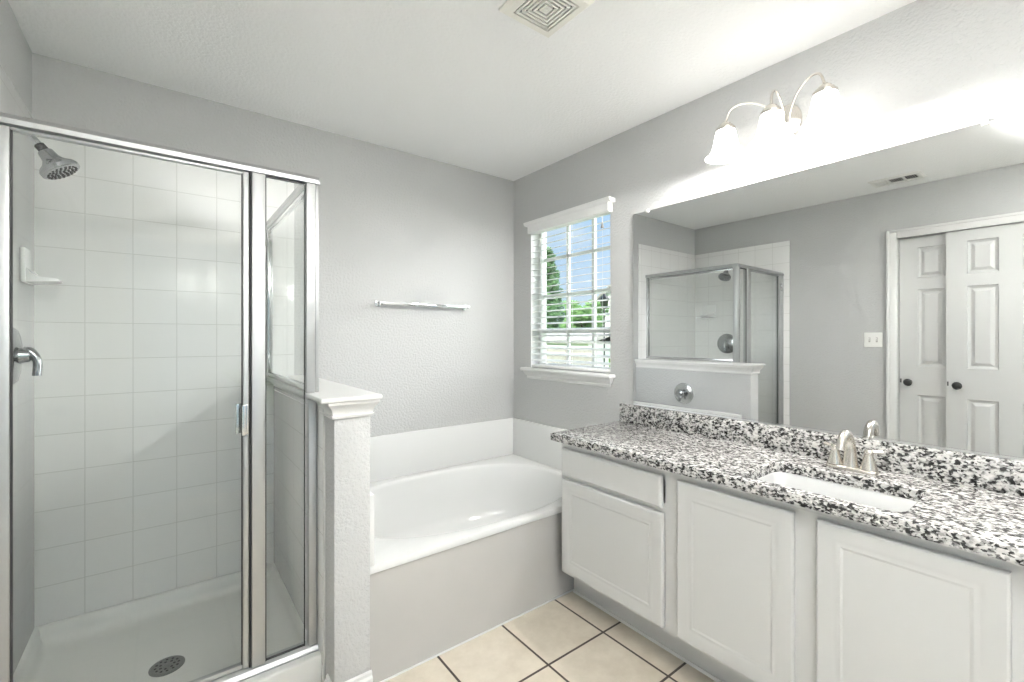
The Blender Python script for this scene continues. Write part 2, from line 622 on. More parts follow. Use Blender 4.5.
def closet_door(name, y1, x, zt, width):
    """y1 is the edge towards the shower; face at x, towards the vanity"""
    s = 0.105
    pw = (width - 3 * s) / 2
    us = [0, s, s + pw, 2 * s + pw, 2 * s + 2 * pw, width]
    vs = [0.015, 0.24, 0.868, 1.082, 1.66, 1.745, 1.975, zt]
    cells = [(i, j) for i in (1, 3) for j in (1, 3, 5)]
    bm = bmesh.new()
    panel_face(bm, lambda u, v, d: V(x - d, y1 - u, v), us, vs, cells, [(0.004, 0.008), (0.016, 0.013), (0.021, 0.013), (0.040, 0.003)], 0.034)
    return struct(name, bm, M['door'], ang=20)

d2 = closet_door('door_2', -1.936, -W + 0.002, 2.05, 0.62)
d1 = closet_door('door_1', -1.668, -W - 0.040, 2.053, 0.62)
def door_knob(parent, y, x, z):
    bm = bmesh.new()
    add_lathe(bm, (x, y, z), (1, 0, 0), [(0.020, 0), (0.020, 0.004), (0.010, 0.008), (0.009, 0.022), (0.018, 0.030), (0.026, 0.040), (0.027, 0.047), (0.021, 0.055), (0.008, 0.059)], 24)
    obj('knob', bm, M['black'], parent)
door_knob(d1, -1.725, -W - 0.040, 0.962)
door_knob(d2, -1.997, -W + 0.002, 0.962)
for dd, y, x in ((d1, -1.676, -W - 0.040), (d2, -1.944, -W + 0.002)):
    bm = boxes((x, x + 0.002, y - 0.004, y + 0.003, 0.955, 0.985))
    obj('latch', bm, M['black'], dd)

# ------------------------------------------------------------------ window
win = struct_root('window_1', (0.06, (WY0 + WY1) / 2, WZ0))
gx0, gx1 = 0.085, 0.115
fw = 0.032
bm = boxes((0.07, 0.12, WY1 - fw, WY1, WZ0, WZ1), (0.07, 0.12, WY0, WY0 + fw, WZ0, WZ1), (0.07, 0.12, WY0 + fw, WY1 - fw, WZ1 - fw, WZ1), (0.07, 0.12, WY0 + fw, WY1 - fw, WZ0, WZ0 + fw), bev=0.003)
obj('window_frame', bm, M['trim'], win)
bm = bmesh.new()
for y in (-0.464, -0.688):
    add_box(bm, gx0 + 0.003, gx1 - 0.003, y - 0.010, y + 0.010, WZ0 + fw, WZ1 - fw, bev=0.003)
for z in (1.84, 1.587):
    add_box(bm, gx0 + 0.003, gx1 - 0.003, WY0 + fw, WY1 - fw, z - 0.010, z + 0.010, bev=0.003)
add_box(bm, 0.075, 0.118, WY0 + fw, WY1 - fw, 1.328, 1.362, bev=0.004)
obj('muntins', bm, M['trim'], win)
box_obj('pane', (0.098, 0.102, WY0 + 0.02, WY1 - 0.02, WZ0 + 0.02, WZ1 - 0.02), M['pane'], win)
bm = bmesh.new()
add_box(bm, -0.052, 0.07, -0.938, -0.138, 1.070, 1.092, bev=0.006, seg=3)
obj('sill', bm, M['trim'], win)
bm = bmesh.new()
pr = [(0.0, 0.008, 1.016), (0.0, 0.012, 1.028), (0.0, 0.010, 1.033), (0.0, 0.020, 1.042), (0.0, 0.028, 1.058), (0.0, 0.032, 1.0705)]
add_ring_skin(bm, [[V(-d, -0.905 - (d - 0.008) * 0.9, z), V(-d, -0.168 + (d - 0.008) * 0.9, z), V(0.0, -0.168 + (d - 0.008) * 0.9, z), V(0.0, -0.905 - (d - 0.008) * 0.9, z)] for _, d, z in pr])
obj('sill_apron', bm, M['trim'], win, ang=25)
# painted returns of the opening
bm = boxes((0.001, 0.07, WY1 - 0.004, WY1, WZ0, WZ1), (0.001, 0.07, WY0, WY0 + 0.004, WZ0, WZ1), (0.001, 0.07, WY0 + 0.004, WY1 - 0.004, WZ1 - 0.004, WZ1))
obj('reveal', bm, M['trim'], win)

# blind
bl = thing('window_blind', (-0.01, -0.55, WZ0 + 0.002), 'white horizontal slat blind with a moulded valance hanging in the window above the tub', 'blind')
bm = bmesh.new()
vp = [(-0.002, 2.012), (-0.036, 2.012), (-0.040, 2.018), (-0.040, 2.058), (-0.044, 2.064), (-0.054, 2.070), (-0.058, 2.078), (-0.058, 2.088), (-0.002, 2.088)]
add_prism(bm, vp[:5] + [(-0.002, 2.064)], 'Y', -0.918, -0.208)
add_prism(bm, [(-0.002, 2.064), (-0.044, 2.064), (-0.054, 2.070), (-0.058, 2.078), (-0.058, 2.088), (-0.002, 2.088)], 'Y', -0.940, -0.186)
obj('valance', bm, M['slat'], bl, ang=25)
box_obj('head_rail', (0.004, 0.05, -0.898, -0.202, 2.035, 2.079), M['slat'], bl)
NSL = 22
sl0 = None
for k in range(NSL):
    z = 1.146 + k * 0.0415
    if sl0 is None:
        bm = bmesh.new()
        rr = []
        for q in range(7):
            t = q / 6 - 0.5
            rr.append((0.026 + t * 0.046, z + 0.0016 * (1 - (2 * t) ** 2) + t * 0.011))
        top = [(x, zz + 0.0014) for x, zz in rr]
        bot = [(x, zz - 0.0014) for x, zz in reversed(rr)]
        add_prism(bm, top + bot, 'Y', -0.897, -0.203)
        sl0 = obj('slat', bm, M['slat'], bl, ang=50)
        base = sl0.location.copy()
    else:
        o = sl0.copy()
        COL.objects.link(o)
        o.parent = bl
        o.location = base + V(0, 0, k * 0.0415)
box_obj('bottom_rail', (0.003, 0.049, -0.897, -0.203, 1.098, 1.116), M['slat'], bl, bev=0.003)
for y in (-0.30, -0.55, -0.80):
    bm = boxes((-0.0005, 0.0005, y - 0.0007, y + 0.0007, 1.10, 2.035), (0.051, 0.052, y - 0.0007, y + 0.0007, 1.10, 2.035))
    obj('ladder_cord', bm, M['slat'], bl)
bm = bmesh.new()
add_tube(bm, [(-0.006, -0.845, 2.02), (-0.006, -0.846, 1.965)], 0.0012, 6)
add_tube(bm, [(-0.004, -0.852, 2.02), (-0.006, -0.849, 1.965)], 0.0012, 6)
cord = obj('lift_cord', bm, M['slat'], bl)
bm = bmesh.new()
add_lathe(bm, (-0.006, -0.8475, 1.935), (0, 0, 1), [(0.009, 0), (0.010, 0.003), (0.007, 0.018), (0.003, 0.032)], 12)
obj('tassel', bm, plain('grey_tassel', (0.28, 0.28, 0.27), 0.5), cord)

# ------------------------------------------------------------------ bathtub
TX0, TX1, TY0, TY1, TZ = HX1 + 0.001, -0.001, -0.962, -0.001, 0.455
tub = thing('bathtub', ((TX0 + TX1) / 2, -0.48, 0), 'large white built-in bathtub with an oval basin between the half wall and the vanity', 'bathtub')
ccx, ccy, ca, cb = -0.725, -0.485, 0.672, 0.432
AN = angles_for(ccx, ccy, TX0, TX1, TY0, TY1, 96)
def tub_ring(da, db, z, e=2.35, dx=0):
    return [V(*superell(ccx + dx, ccy, ca - da, cb - db, e, a), z) for a in AN]
outer = [V(*rect_hit(ccx, ccy, TX0, TX1, TY0, TY1, a), TZ) for a in AN]
def off_outer(d, z):
    r = []
    for p in outer:
        r.append(V(max(min(p.x, TX1), TX0), max(p.y, TY0 + d) if p.y < TY0 + d else p.y, z))
    return r
bm = bmesh.new()
rings = [off_outer(0.012, TZ - 0.032), off_outer(0.001, TZ - 0.030), off_outer(0.0, TZ - 0.022), off_outer(0.0, TZ - 0.008), off_outer(0.003, TZ - 0.002), off_outer(0.010, TZ),
         tub_ring(-0.004, -0.004, TZ), tub_ring(0.002, 0.002, TZ - 0.002), tub_ring(0.010, 0.009, TZ - 0.009), tub_ring(0.015, 0.013, TZ - 0.022), tub_ring(0.03, 0.024, TZ - 0.09),
         tub_ring(0.05, 0.04, TZ - 0.19), tub_ring(0.075, 0.058, TZ - 0.28), tub_ring(0.10, 0.08, TZ - 0.325), tub_ring(0.145, 0.12, TZ - 0.352), tub_ring(0.22, 0.18, TZ - 0.362), tub_ring(0.40, 0.28, TZ - 0.366)]
add_ring_skin(bm, rings, cap_a=False, cap_b=True)
shell = obj('basin', bm, M['acrylic'], tub, ang=40)
bm = bmesh.new()
add_lathe(bm, (-0.40, -0.485, TZ - 0.366), (0, 0, 1), [(0.036, 0), (0.036, 0.002), (0.03, 0.004), (0.006, 0.006)], 24)
obj('drain', bm, M['chrome'], tub)
box_obj('apron', (TX0, -0.33, -0.953, -0.935, 0, TZ - 0.0325), M['apron'], tub)
bm = bmesh.new()
add_box(bm, TX0, -0.345, -0.958, -0.953, 0.0, 0.008, bev=0.002)
obj('caulk_line', bm, M['trim'], tub)
SPZ = 0.72
def splash(b):
    bm = bmesh.new()
    add_box(bm, *b, bev=0.004)
    obj('splash_panel', bm, M['acrylic'], tub)
splash((TX0, TX1, -0.022, -0.001, TZ + 0.001, SPZ))
splash((TX1 - 0.021, TX1, -0.96, -0.0225, TZ + 0.001, SPZ))
splash((TX0, -1.399, -0.968, -0.0225, TZ + 0.001, SPZ))

# tub valve on the half wall, seen in the mirror
tv = thing('bath_valve', (HX1, -0.486, 0.745), 'round chrome tub valve with a clear knob on the half wall, seen in the mirror', 'bath tap')
bm = bmesh.new()
add_lathe(bm, (HX1, -0.486, 0.832), (1, 0, 0), [(0.088, 0), (0.088, 0.003), (0.078, 0.010), (0.05, 0.016), (0.028, 0.018)], 32)
obj('escutcheon', bm, M['chrome_dull'], tv)
bm = bmesh.new()
add_lathe(bm, (HX1 + 0.017, -0.486, 0.832), (1, 0, 0), [(0.022, 0), (0.020, 0.02), (0.034, 0.026), (0.038, 0.04), (0.034, 0.054), (0.02, 0.062)], 10)
add_box(bm, HX1 + 0.055, HX1 + 0.070, -0.494, -0.478, 0.770, 0.835, bev=0.005)
obj('handle', bm, M['chrome_grey'], tv)

# ------------------------------------------------------------------ towel bar
tb = thing('towel_bar', (-0.72, 0, 1.48), 'chrome square towel bar on the grey back wall above the tub', 'towel bar')
for x in (-1.018, -0.425):
    bm = bmesh.new()
    add_box(bm, x - 0.016, x + 0.016, -0.008, 0, 1.483, 1.519, bev=0.002)
    pl = obj('mounting_plate', bm, M['chrome'], tb)
    bm = bmesh.new()
    add_box(bm, x - 0.009, x + 0.009, -0.060, -0.008, 1.491, 1.511, bev=0.002)
    obj('post', bm, M['chrome_dull'], pl)
bm = bmesh.new()
add_box(bm, -1.012, -0.431, -0.059, -0.043, 1.492, 1.510, bev=0.002)
obj('bar', bm, M['chrome'], tb)

# ------------------------------------------------------------------ shower
SY = -0.85                                   # plane of the front glass
pan = thing('shower_pan', (-2.0, -0.45, 0), 'white shower pan with a front curb under the tiled shower', 'shower pan')
bm = bmesh.new()
px0, px1, py0, py1 = -W + 0.004, HX0 - 0.001, -0.80, -0.004
cxp, cyp = -2.008, -0.44
AP = angles_for(cxp, cyp, px0, px1, py0, py1, 72)
def pring(d, z, rnd):
    out = []
    for a in AP:
        rx, ry = rect_hit(cxp, cyp, px0 + d, px1 - d, py0 + d, py1 - d, a)
        ex, ey = superell((px0 + px1) / 2, (py0 + py1) / 2, (px1 - px0) / 2 - d, (py1 - py0) / 2 - d, 9, a)
        out.append(V(rx + (ex - rx) * 0, ry, z))
    return out
rings = [pring(0.0, 0.142, 0), pring(0.012, 0.142, 0), pring(0.018, 0.137, 0), pring(0.024, 0.10, 0), pring(0.034, 0.077, 0), pring(0.055, 0.064, 0), pring(0.09, 0.060, 0)]
rings.append([V(cxp + math.cos(a) * 0.062, cyp + math.sin(a) * 0.062, 0.050) for a in AP])
add_ring_skin(bm, rings, cap_a=False, cap_b=True)
obj('basin', bm, M['pan'], pan, ang=50)
bm = bmesh.new()
add_box(bm, px0, px1, -0.905, -0.802, 0.0, 0.165, bev=0.008, seg=3)
obj('curb', bm, M['pan'], pan)
bm = bmesh.new()
add_lathe(bm, (cxp, cyp, 0.0505), (0, 0, 1), [(0.056, 0), (0.056, 0.002), (0.048, 0.005), (0.044, 0.004), (0.012, 0.004), (0.004, 0.006)], 32)
dr = obj('drain', bm, plain('dull_drain_steel', (0.22, 0.22, 0.215), 0.35, 1.0), pan)
bm = bmesh.new()
for ring_r, cnt in ((0.036, 12), (0.022, 7)):
    for k in range(cnt):
        a = 2 * PI * k / cnt
        add_lathe(bm, (cxp + ring_r * math.cos(a), cyp + ring_r * math.sin(a), 0.0545), (0, 0, 1), [(0.0045, 0), (0.0045, 0.0006)], 10)
obj('drain_holes', bm, M['dark'], dr)

en = thing('shower_enclosure', (-2.0, SY, 0.165), 'framed glass shower enclosure with a hinged door standing on the shower curb', 'shower enclosure')
XW, XC = -W + 0.009, -1.568
EZ0, EZ1 = 0.188, 1.858
bm = bmesh.new()
hp = [(SY - 0.022, 1.858), (SY + 0.022, 1.858), (SY + 0.022, 1.880), (SY + 0.016, 1.886), (SY - 0.012, 1.886), (SY - 0.022, 1.872)]
add_prism(bm, hp, 'X', XW, XC - 0.0)
hp2 = [(-1.568, 1.858), (-1.612, 1.858), (-1.612, 1.880), (-1.606, 1.886), (-1.574, 1.886), (-1.568, 1.880)]
add_prism(bm, hp2, 'Y', SY + 0.023, -0.009)
obj('header', bm, M['satin'], en, ang=25)
bm = bmesh.new()
add_prism(bm, [(SY - 0.026, 0.166), (SY + 0.024, 0.166), (SY + 0.024, 0.188), (SY - 0.004, 0.192), (SY - 0.018, 0.184), (SY - 0.026, 0.172)], 'X', XW, HX0 - 0.011)
obj('sill_track', bm, M['satin'], en, ang=25)
def upright(name, x0, x1, z0, z1, y0=SY - 0.018, y1=SY + 0.018, mat='satin'):
    bm = bmesh.new()
    add_box(bm, x0, x1, y0, y1, z0, z1, bev=0.003)
    return obj(name, bm, M[mat], en)
upright('wall_jamb', XW, -2.376, EZ0, EZ1)
upright('strike_post', -1.783, -1.742, EZ0, EZ1)
upright('strike_gasket', -1.790, -1.784, EZ0, EZ1, SY - 0.010, SY + 0.010, 'gasket')
bm = boxes((-1.612, -1.582, SY - 0.019, SY + 0.019, 1.101, EZ1), (-1.581, -1.568, SY - 0.014, SY + 0.019, 1.101, EZ1), bev=0.003)
obj('corner_post', bm, M['satin'], en)
bm = boxes((-1.604, -1.577, SY - 0.018, SY + 0.018, EZ0, 1.0765), bev=0.003)
obj('corner_post', bm, M['satin'], en)
def slab(name, b, parent):
    return box_obj(name, b, M['glass'], parent)
slab('fixed_glass', (-1.740, -1.6145, SY - 0.003, SY + 0.003, EZ0 + 0.004, EZ1 - 0.002), en)
bm = boxes((-1.7415, -1.738, SY - 0.008, SY - 0.004, EZ0, EZ1), (-1.6175, -1.614, SY - 0.008, SY - 0.004, EZ0, EZ1), (-1.738, -1.6175, SY - 0.008, SY - 0.004, EZ0 + 0.003, EZ0 + 0.009), (-1.738, -1.6175, SY - 0.008, SY - 0.004, EZ1 - 0.007, EZ1))
obj('glazing_gasket', bm, M['gasket'], en)
# return panel on the half wall
RX = -1.592
bm = boxes((RX - 0.012, RX + 0.012, -0.034, -0.009, 1.103, 1.857), (RX - 0.012, RX + 0.012, SY + 0.021, -0.035, 1.103, 1.124), (RX - 0.010, RX + 0.010, SY + 0.021, -0.035, 1.840, 1.857), bev=0.002)
obj('return_frame', bm, M['chrome_dull'], en)
slab('return_glass', (RX - 0.003, RX + 0.003, SY + 0.022, -0.0345, 1.1245, 1.8395), en)
# the hinged door
bm = boxes((-2.374, -2.336, SY - 0.014, SY + 0.014, EZ0 + 0.008, EZ1 - 0.004), (-1.808, -1.7915, SY - 0.014, SY + 0.014, EZ0 + 0.008, EZ1 - 0.004),
           (-2.335, -1.809, SY - 0.010, SY + 0.010, EZ0 + 0.008, EZ0 + 0.022), (-2.335, -1.809, SY - 0.010, SY + 0.010, EZ1 - 0.012, EZ1 - 0.004), bev=0.002)
door = obj('door', bm, M['satin'], en)
slab('door_glass', (-2.335, -1.809, SY - 0.003, SY + 0.003, EZ0 + 0.023, EZ1 - 0.013), door)
bm = boxes((-2.3358, -2.331, SY - 0.009, SY - 0.004, EZ0 + 0.02, EZ1 - 0.010), (-1.812, -1.8085, SY - 0.009, SY - 0.004, EZ0 + 0.02, EZ1 - 0.010))
obj('door_gasket', bm, M['gasket'], door)
bm = boxes((-1.805, -1.792, SY - 0.022, SY - 0.0145, 0.978, 1.078), (-1.814, -1.802, SY - 0.042, SY - 0.036, 0.978, 1.078), (-1.809, -1.801, SY - 0.037, SY - 0.021, 0.995, 1.007), (-1.809, -1.801, SY - 0.037, SY - 0.021, 1.049, 1.061), (-1.826, -1.808, SY + 0.0145, SY + 0.030, 0.978, 1.078), bev=0.002)
obj('handle', bm, M['chrome_dull'], door)
for z in (0.30, 1.72):
    bm = bmesh.new()
    add_lathe(bm, (-2.375, SY - 0.022, z), (0, 0, 1), [(0.006, 0), (0.006, 0.06)], 12)
    obj('hinge', bm, M['chrome_dull'], door)

# shower head
SHY = -0.385
sh = thing('shower_fixture', (-W + 0.008, SHY, 1.93), 'chrome shower head on a curved arm high on the left shower wall', 'shower head')
bm = bmesh.new()
add_lathe(bm, (-W + 0.008, SHY, 2.000), (1, 0, 0), [(0.028, 0), (0.028, 0.003), (0.020, 0.009), (0.012, 0.011)], 24)
obj('flange', bm, M['chrome'], sh)
bm = bmesh.new()
a3 = V(-2.354, SHY, 1.958)
add_tube(bm, [V(-W + 0.012, SHY, 2.000), V(-2.404, SHY, 2.001), V(-2.378, SHY, 1.987), a3], 0.0105, 14, 8)
obj('arm', bm, M['chrome_grey'], sh)
hd = V(0.62, 0, -0.78).normalized()
bm = bmesh.new()
add_lathe(bm, a3 - hd * 0.006, hd, [(0.0125, 0), (0.0150, 0.002), (0.0150, 0.020), (0.0125, 0.022)], 18)
obj('collar', bm, M['black'], sh)
bm = bmesh.new()
q0 = a3 + hd * 0.016
hd2 = V(0.56, -0.05, -0.83).normalized()
add_lathe(bm, q0, hd2, [(0.014, 0), (0.021, 0.004), (0.025, 0.030), (0.036, 0.046), (0.052, 0.058), (0.057, 0.066), (0.056, 0.078), (0.049, 0.082)], 32)
hh = obj('shower_head', bm, M['chrome_grey'], sh)
bm = bmesh.new()
u = hd2.orthogonal().normalized()
w = hd2.cross(u)
for rr_, n_ in ((0.042, 20), (0.031, 14), (0.020, 9), (0.008, 4)):
    for k in range(n_):
        a = 2 * PI * k / n_
        add_lathe(bm, q0 + hd2 * 0.0822 + u * rr_ * math.cos(a) + w * rr_ * math.sin(a), hd2, [(0.0042, 0), (0.003, 0.002)], 8)
obj('nozzles', bm, M['dark'], hh)

# shower valve
SHY = -0.35
sv = thing('shower_valve', (-W + 0.008, SHY, 1.14), 'round chrome shower valve with a lever on the left shower wall', 'shower tap')
sz = 1.238
bm = bmesh.new()
add_lathe(bm, (-W + 0.008, SHY, sz), (1, 0, 0), [(0.098, 0), (0.098, 0.004), (0.088, 0.012), (0.05, 0.018), (0.034, 0.020)], 40)
obj('escutcheon', bm, M['chrome_grey'], sv)
bm = bmesh.new()
add_lathe(bm, (-W + 0.028, SHY, sz), (1, 0, 0), [(0.027, 0), (0.024, 0.014), (0.022, 0.024), (0.012, 0.030)], 24)
add_tube(bm, [(-W + 0.036, SHY, sz + 0.016), (-W + 0.052, SHY, sz + 0.012), (-W + 0.070, SHY - 0.004, sz - 0.018), (-W + 0.070, SHY - 0.010, sz - 0.070)], [0.015, 0.016, 0.012, 0.012], 14, 6)
obj('lever', bm, M['chrome_grey'], sv)

# soap dish
sd = thing('soap_dish', (-W + 0.008, -0.165, 1.50), 'white ceramic soap dish fixed to the tiled shower wall', 'soap dish')
bm = bmesh.new()
add_box(bm, -W + 0.008, -W + 0.022, -0.240, -0.090, 1.500, 1.628, bev=0.005)
obj('back_plate', bm, M['acrylic'], sd)
bm = bmesh.new()
rings = []
for x, z0, z1, hw in ((-W + 0.020, 1.503, 1.560, 0.068), (-W + 0.035, 1.504, 1.535, 0.069), (-W + 0.055, 1.507, 1.524, 0.068), (-W + 0.085, 1.510, 1.522, 0.060), (-W + 0.102, 1.513, 1.521, 0.045)):
    rings.append([V(x, -0.165 - hw, z0), V(x, -0.165 + hw, z0), V(x, -0.165 + hw, z1), V(x, -0.165 + hw * 0.6, z1 - 0.003), V(x, -0.165 - hw * 0.6, z1 - 0.003), V(x, -0.165 - hw, z1)])
add_ring_skin(bm, rings)
obj('tray', bm, M['acrylic'], sd, ang=50)

# ------------------------------------------------------------------ vanity
VY0, VY1 = -2.74, -1.005
van = thing('vanity_cabinet', (-0.24, (VY0 + VY1) / 2, 0), 'white painted vanity cabinet with raised doors under the granite countertop', 'cabinet')
CF = -0.482                                    # front of the face frame
bm = boxes((CF + 0.02, -0.003, VY1 - 0.018, VY1, 0.165, 0.799), (CF + 0.02, -0.003, VY0, VY0 + 0.018, 0.165, 0.799), (CF + 0.02, -0.003, VY0 + 0.018, VY1 - 0.018, 0.165, 0.183), (-0.012, -0.003, VY0 + 0.018, VY1 - 0.018, 0.183, 0.70))
obj('carcass', bm, M['cabinet'], van)
bm = boxes((CF, CF + 0.019, -1.046, VY1, 0.163, 0.799), (CF, CF + 0.019, -1.668, -1.5805, 0.163, 0.799), (CF, CF + 0.019, -2.120, -2.008, 0.163, 0.799), (CF, CF + 0.019, VY0, -2.455, 0.163, 0.799),
           (CF, CF + 0.019, -1.5805, -1.046, 0.752, 0.799), (CF, CF + 0.019, -1.5805, -1.046, 0.610, 0.660), (CF, CF + 0.019, -1.5805, -1.046, 0.163, 0.205),
           (CF, CF + 0.019, -2.008, -1.668, 0.745, 0.799), (CF, CF + 0.019, -2.008, -1.668, 0.163, 0.205), (CF, CF + 0.019, -2.455, -2.120, 0.745, 0.799), (CF, CF + 0.019, -2.455, -2.120, 0.163, 0.205))
obj('face_frame', bm, M['cabinet'], van)
bm = boxes((-0.356, -0.340, VY0, -0.9635, 0.0, 0.164))
obj('toe_kick', bm, M['cabinet'], van)
bm = bmesh.new()
add_box(bm, -0.366, -0.3565, VY0, -0.9635, 0.0, 0.016, bev=0.004)
obj('shoe_moulding', bm, M['trim'], van)
def cab_front(name, y1, y0, z0, z1, panel=True):
    bm = bmesh.new()
    w_, x = y1 - y0, CF - 0.001
    P = lambda u, v, d: V(x - 0.019 + d, y1 - u, v)
    if panel:
        s = 0.046
        # rounded outer edge
        rr_ = [(0.0, 0.019), (0.0, 0.006), (0.002, 0.002), (0.006, 0.0)]
        rings = [[P(*q, d) for q in ((i, z0 + i), (w_ - i, z0 + i), (w_ - i, z1 - i), (i, z1 - i))] for i, d in rr_]
        rings += [[P(*q, d) for q in ((i, z0 + i), (w_ - i, z0 + i), (w_ - i, z1 - i), (i, z1 - i))] for i, d in ((s - 0.010, 0.0), (s, 0.003), (s + 0.006, 0.0035), (s + 0.013, 0.0022), (s + 0.020, 0.0045))]
    else:
        rings = [[P(*q, d) for q in ((i, z0 + i), (w_ - i, z0 + i), (w_ - i, z1 - i), (i, z1 - i))] for i, d in [(0.0, 0.019), (0.0, 0.008), (0.003, 0.003), (0.010, 0.0)]]
    add_ring_skin(bm, rings)
    return obj(name, bm, M['cabinet'], van, ang=18)
cab_front('drawer_front', -1.022, -1.572, 0.640, 0.768, False)
cab_front('cabinet_door', -1.026, -1.578, 0.183, 0.622)
cab_front('cabinet_door', -1.640, -2.033, 0.183, 0.768)
cab_front('cabinet_door', -2.094, -2.478, 0.183, 0.768)

# countertop with the sink opening
ct = thing('countertop', (-0.26, (VY0 + VY1) / 2, 0.80), 'speckled black and white granite countertop with backsplash on the white vanity', 'countertop')
sx0, sx1, sy0, sy1 = -0.472, -0.185, -2.285, -1.862
scx, scy = (sx0 + sx1) / 2, (sy0 + sy1) / 2
KX0, KX1, KY0, KY1, KZ0, KZ1 = -0.521, -0.002, -2.76, -0.968, 0.800, 0.836
AC = angles_for(scx, scy, KX0, KX1, KY0, KY1, 88)
def krect(d, z):
    return [V(*rect_hit(scx, scy, KX0 + d, KX1, KY0 + d, KY1 - d, a), z) for a in AC]
def khole(d, z, e=9):
    return [V(*superell(scx, scy, (sx1 - sx0) / 2 + d, (sy1 - sy0) / 2 + d, e, a), z) for a in AC]
bm = bmesh.new()
add_ring_skin(bm, [khole(0, KZ0), krect(0.0, KZ0), krect(0.0, KZ1 - 0.004), krect(0.0015, KZ1 - 0.001), krect(0.004, KZ1), khole(0.003, KZ1), khole(0.0, KZ1 - 0.003), khole(0, KZ0)], cap_a=False, cap_b=False)
bmesh.ops.remove_doubles(bm, verts=bm.verts[:], dist=1e-6)
obj('slab', bm, M['granite'], ct, ang=40)
bm = bmesh.new()
add_box(bm, -0.022, -0.002, -2.76, -0.985, 0.8365, 0.936, bev=0.002)
obj('backsplash', bm, M['granite'], ct)

# undermount sink
sk = thing('sink', (scx, scy, 0.66), 'white rectangular undermount sink set in the granite countertop', 'sink')
bm = bmesh.new()
def sring(d, z, e=8):
    return [V(*superell(scx, scy, (sx1 - sx0) / 2 - d, (sy1 - sy0) / 2 - d, e, a), z) for a in AC]
add_ring_skin(bm, [sring(-0.016, 0.780), sring(-0.016, 0.799), sring(-0.002, 0.799), sring(0.002, 0.795), sring(0.010, 0.745), sring(0.020, 0.705), sring(0.045, 0.682, 6), sring(0.09, 0.674, 4), sring(0.115, 0.670, 3)], cap_a=False, cap_b=True)
obj('bowl', bm, M['porcelain'], sk, ang=50)
bm = bmesh.new()
add_lathe(bm, (scx, scy, 0.6705), (0, 0, 1), [(0.024, 0), (0.024, 0.002), (0.018, 0.004), (0.004, 0.007)], 24)
obj('drain', bm, M['nickel'], sk)

# faucet
fy = -2.068
fx = -0.104
fc = thing('faucet', (fx, fy, KZ1), 'brushed nickel gooseneck faucet with two lever handles behind the sink', 'faucet')
bm = bmesh.new()
rings = []
for s_, z in ((1.0, 0.0005), (1.0, 0.006), (0.93, 0.011), (0.8, 0.013)):
    rings.append([V(fx + 0.026 * s_ * math.copysign(abs(math.cos(a)) ** 0.6, math.cos(a)), fy - 0.003 + 0.075 * (s_ * 0.3 + 0.7) * math.copysign(abs(math.sin(a)) ** 0.6, math.sin(a)), KZ1 + z) for a in [2 * PI * k / 40 for k in range(40)]])
add_ring_skin(bm, rings)
obj('base_plate', bm, M['nickel'], fc, ang=40)
bm = bmesh.new()
z0 = KZ1 + 0.008
add_tube(bm, [(fx, fy, z0), (fx, fy, z0 + 0.03), (fx - 0.002, fy, z0 + 0.074), (fx - 0.018, fy, z0 + 0.110), (fx - 0.050, fy, z0 + 0.126), (fx - 0.082, fy, z0 + 0.114), (fx - 0.097, fy, z0 + 0.090), (fx - 0.101, fy, z0 + 0.076)],
         [0.0245, 0.0205, 0.0170, 0.0150, 0.0138, 0.0130, 0.0124, 0.0130], 20, 7)
obj('spout', bm, M['nickel'], fc)
for sg in (1, -1):
    y = fy - 0.003 + sg * 0.049
    bm = bmesh.new()
    add_lathe(bm, (fx, y, KZ1 + 0.014), (0, 0, 1), [(0.025, 0), (0.0235, 0.008), (0.018, 0.026), (0.0135, 0.044), (0.0125, 0.050), (0.0140, 0.053), (0.0140, 0.060), (0.010, 0.066)], 24)
    hb = obj('handle', bm, M['nickel'], fc)
    bm = bmesh.new()
    add_tube(bm, [(fx, y, KZ1 + 0.074), (fx + 0.006, y + sg * 0.016, KZ1 + 0.075), (fx + 0.014, y + sg * 0.036, KZ1 + 0.077)], [0.0085, 0.0070, 0.0075], 12, 5, 0.75)
    obj('lever', bm, M['nickel'], hb)

# ------------------------------------------------------------------ mirror
MY0, MY1, MZ0, MZ1 = -2.755, -1.066, 0.9395, 1.966
mi = thing('wall_mirror', (0, (MY0 + MY1) / 2, MZ0), 'wide frameless mirror standing on the granite backsplash', 'mirror')
bm = bmesh.new()
add_box(bm, -0.006, -0.001, MY0, MY1, MZ0, MZ1)
obj('mirror_glass', bm, M['mirror'], mi)
bm = bmesh.new()
add_box(bm, -0.0095, -0.001, MY0, MY1, MZ0 - 0.0032, MZ0 - 0.0002)
add_box(bm, -0.0095, -0.0065, MY0, MY1, MZ0 - 0.0002, MZ0 + 0.006)
obj('bottom_channel', bm, M['chrome'], mi)
for y in (-1.157, -2.386):
    bm = boxes((-0.012, -0.0062, y - 0.008, y + 0.008, MZ1 - 0.010, MZ1 + 0.004), (-0.0062, -0.001, y - 0.006, y + 0.006, MZ1 + 0.0005, MZ1 + 0.010), bev=0.001)
    obj('mirror_clip', bm, M['plastic'], mi)

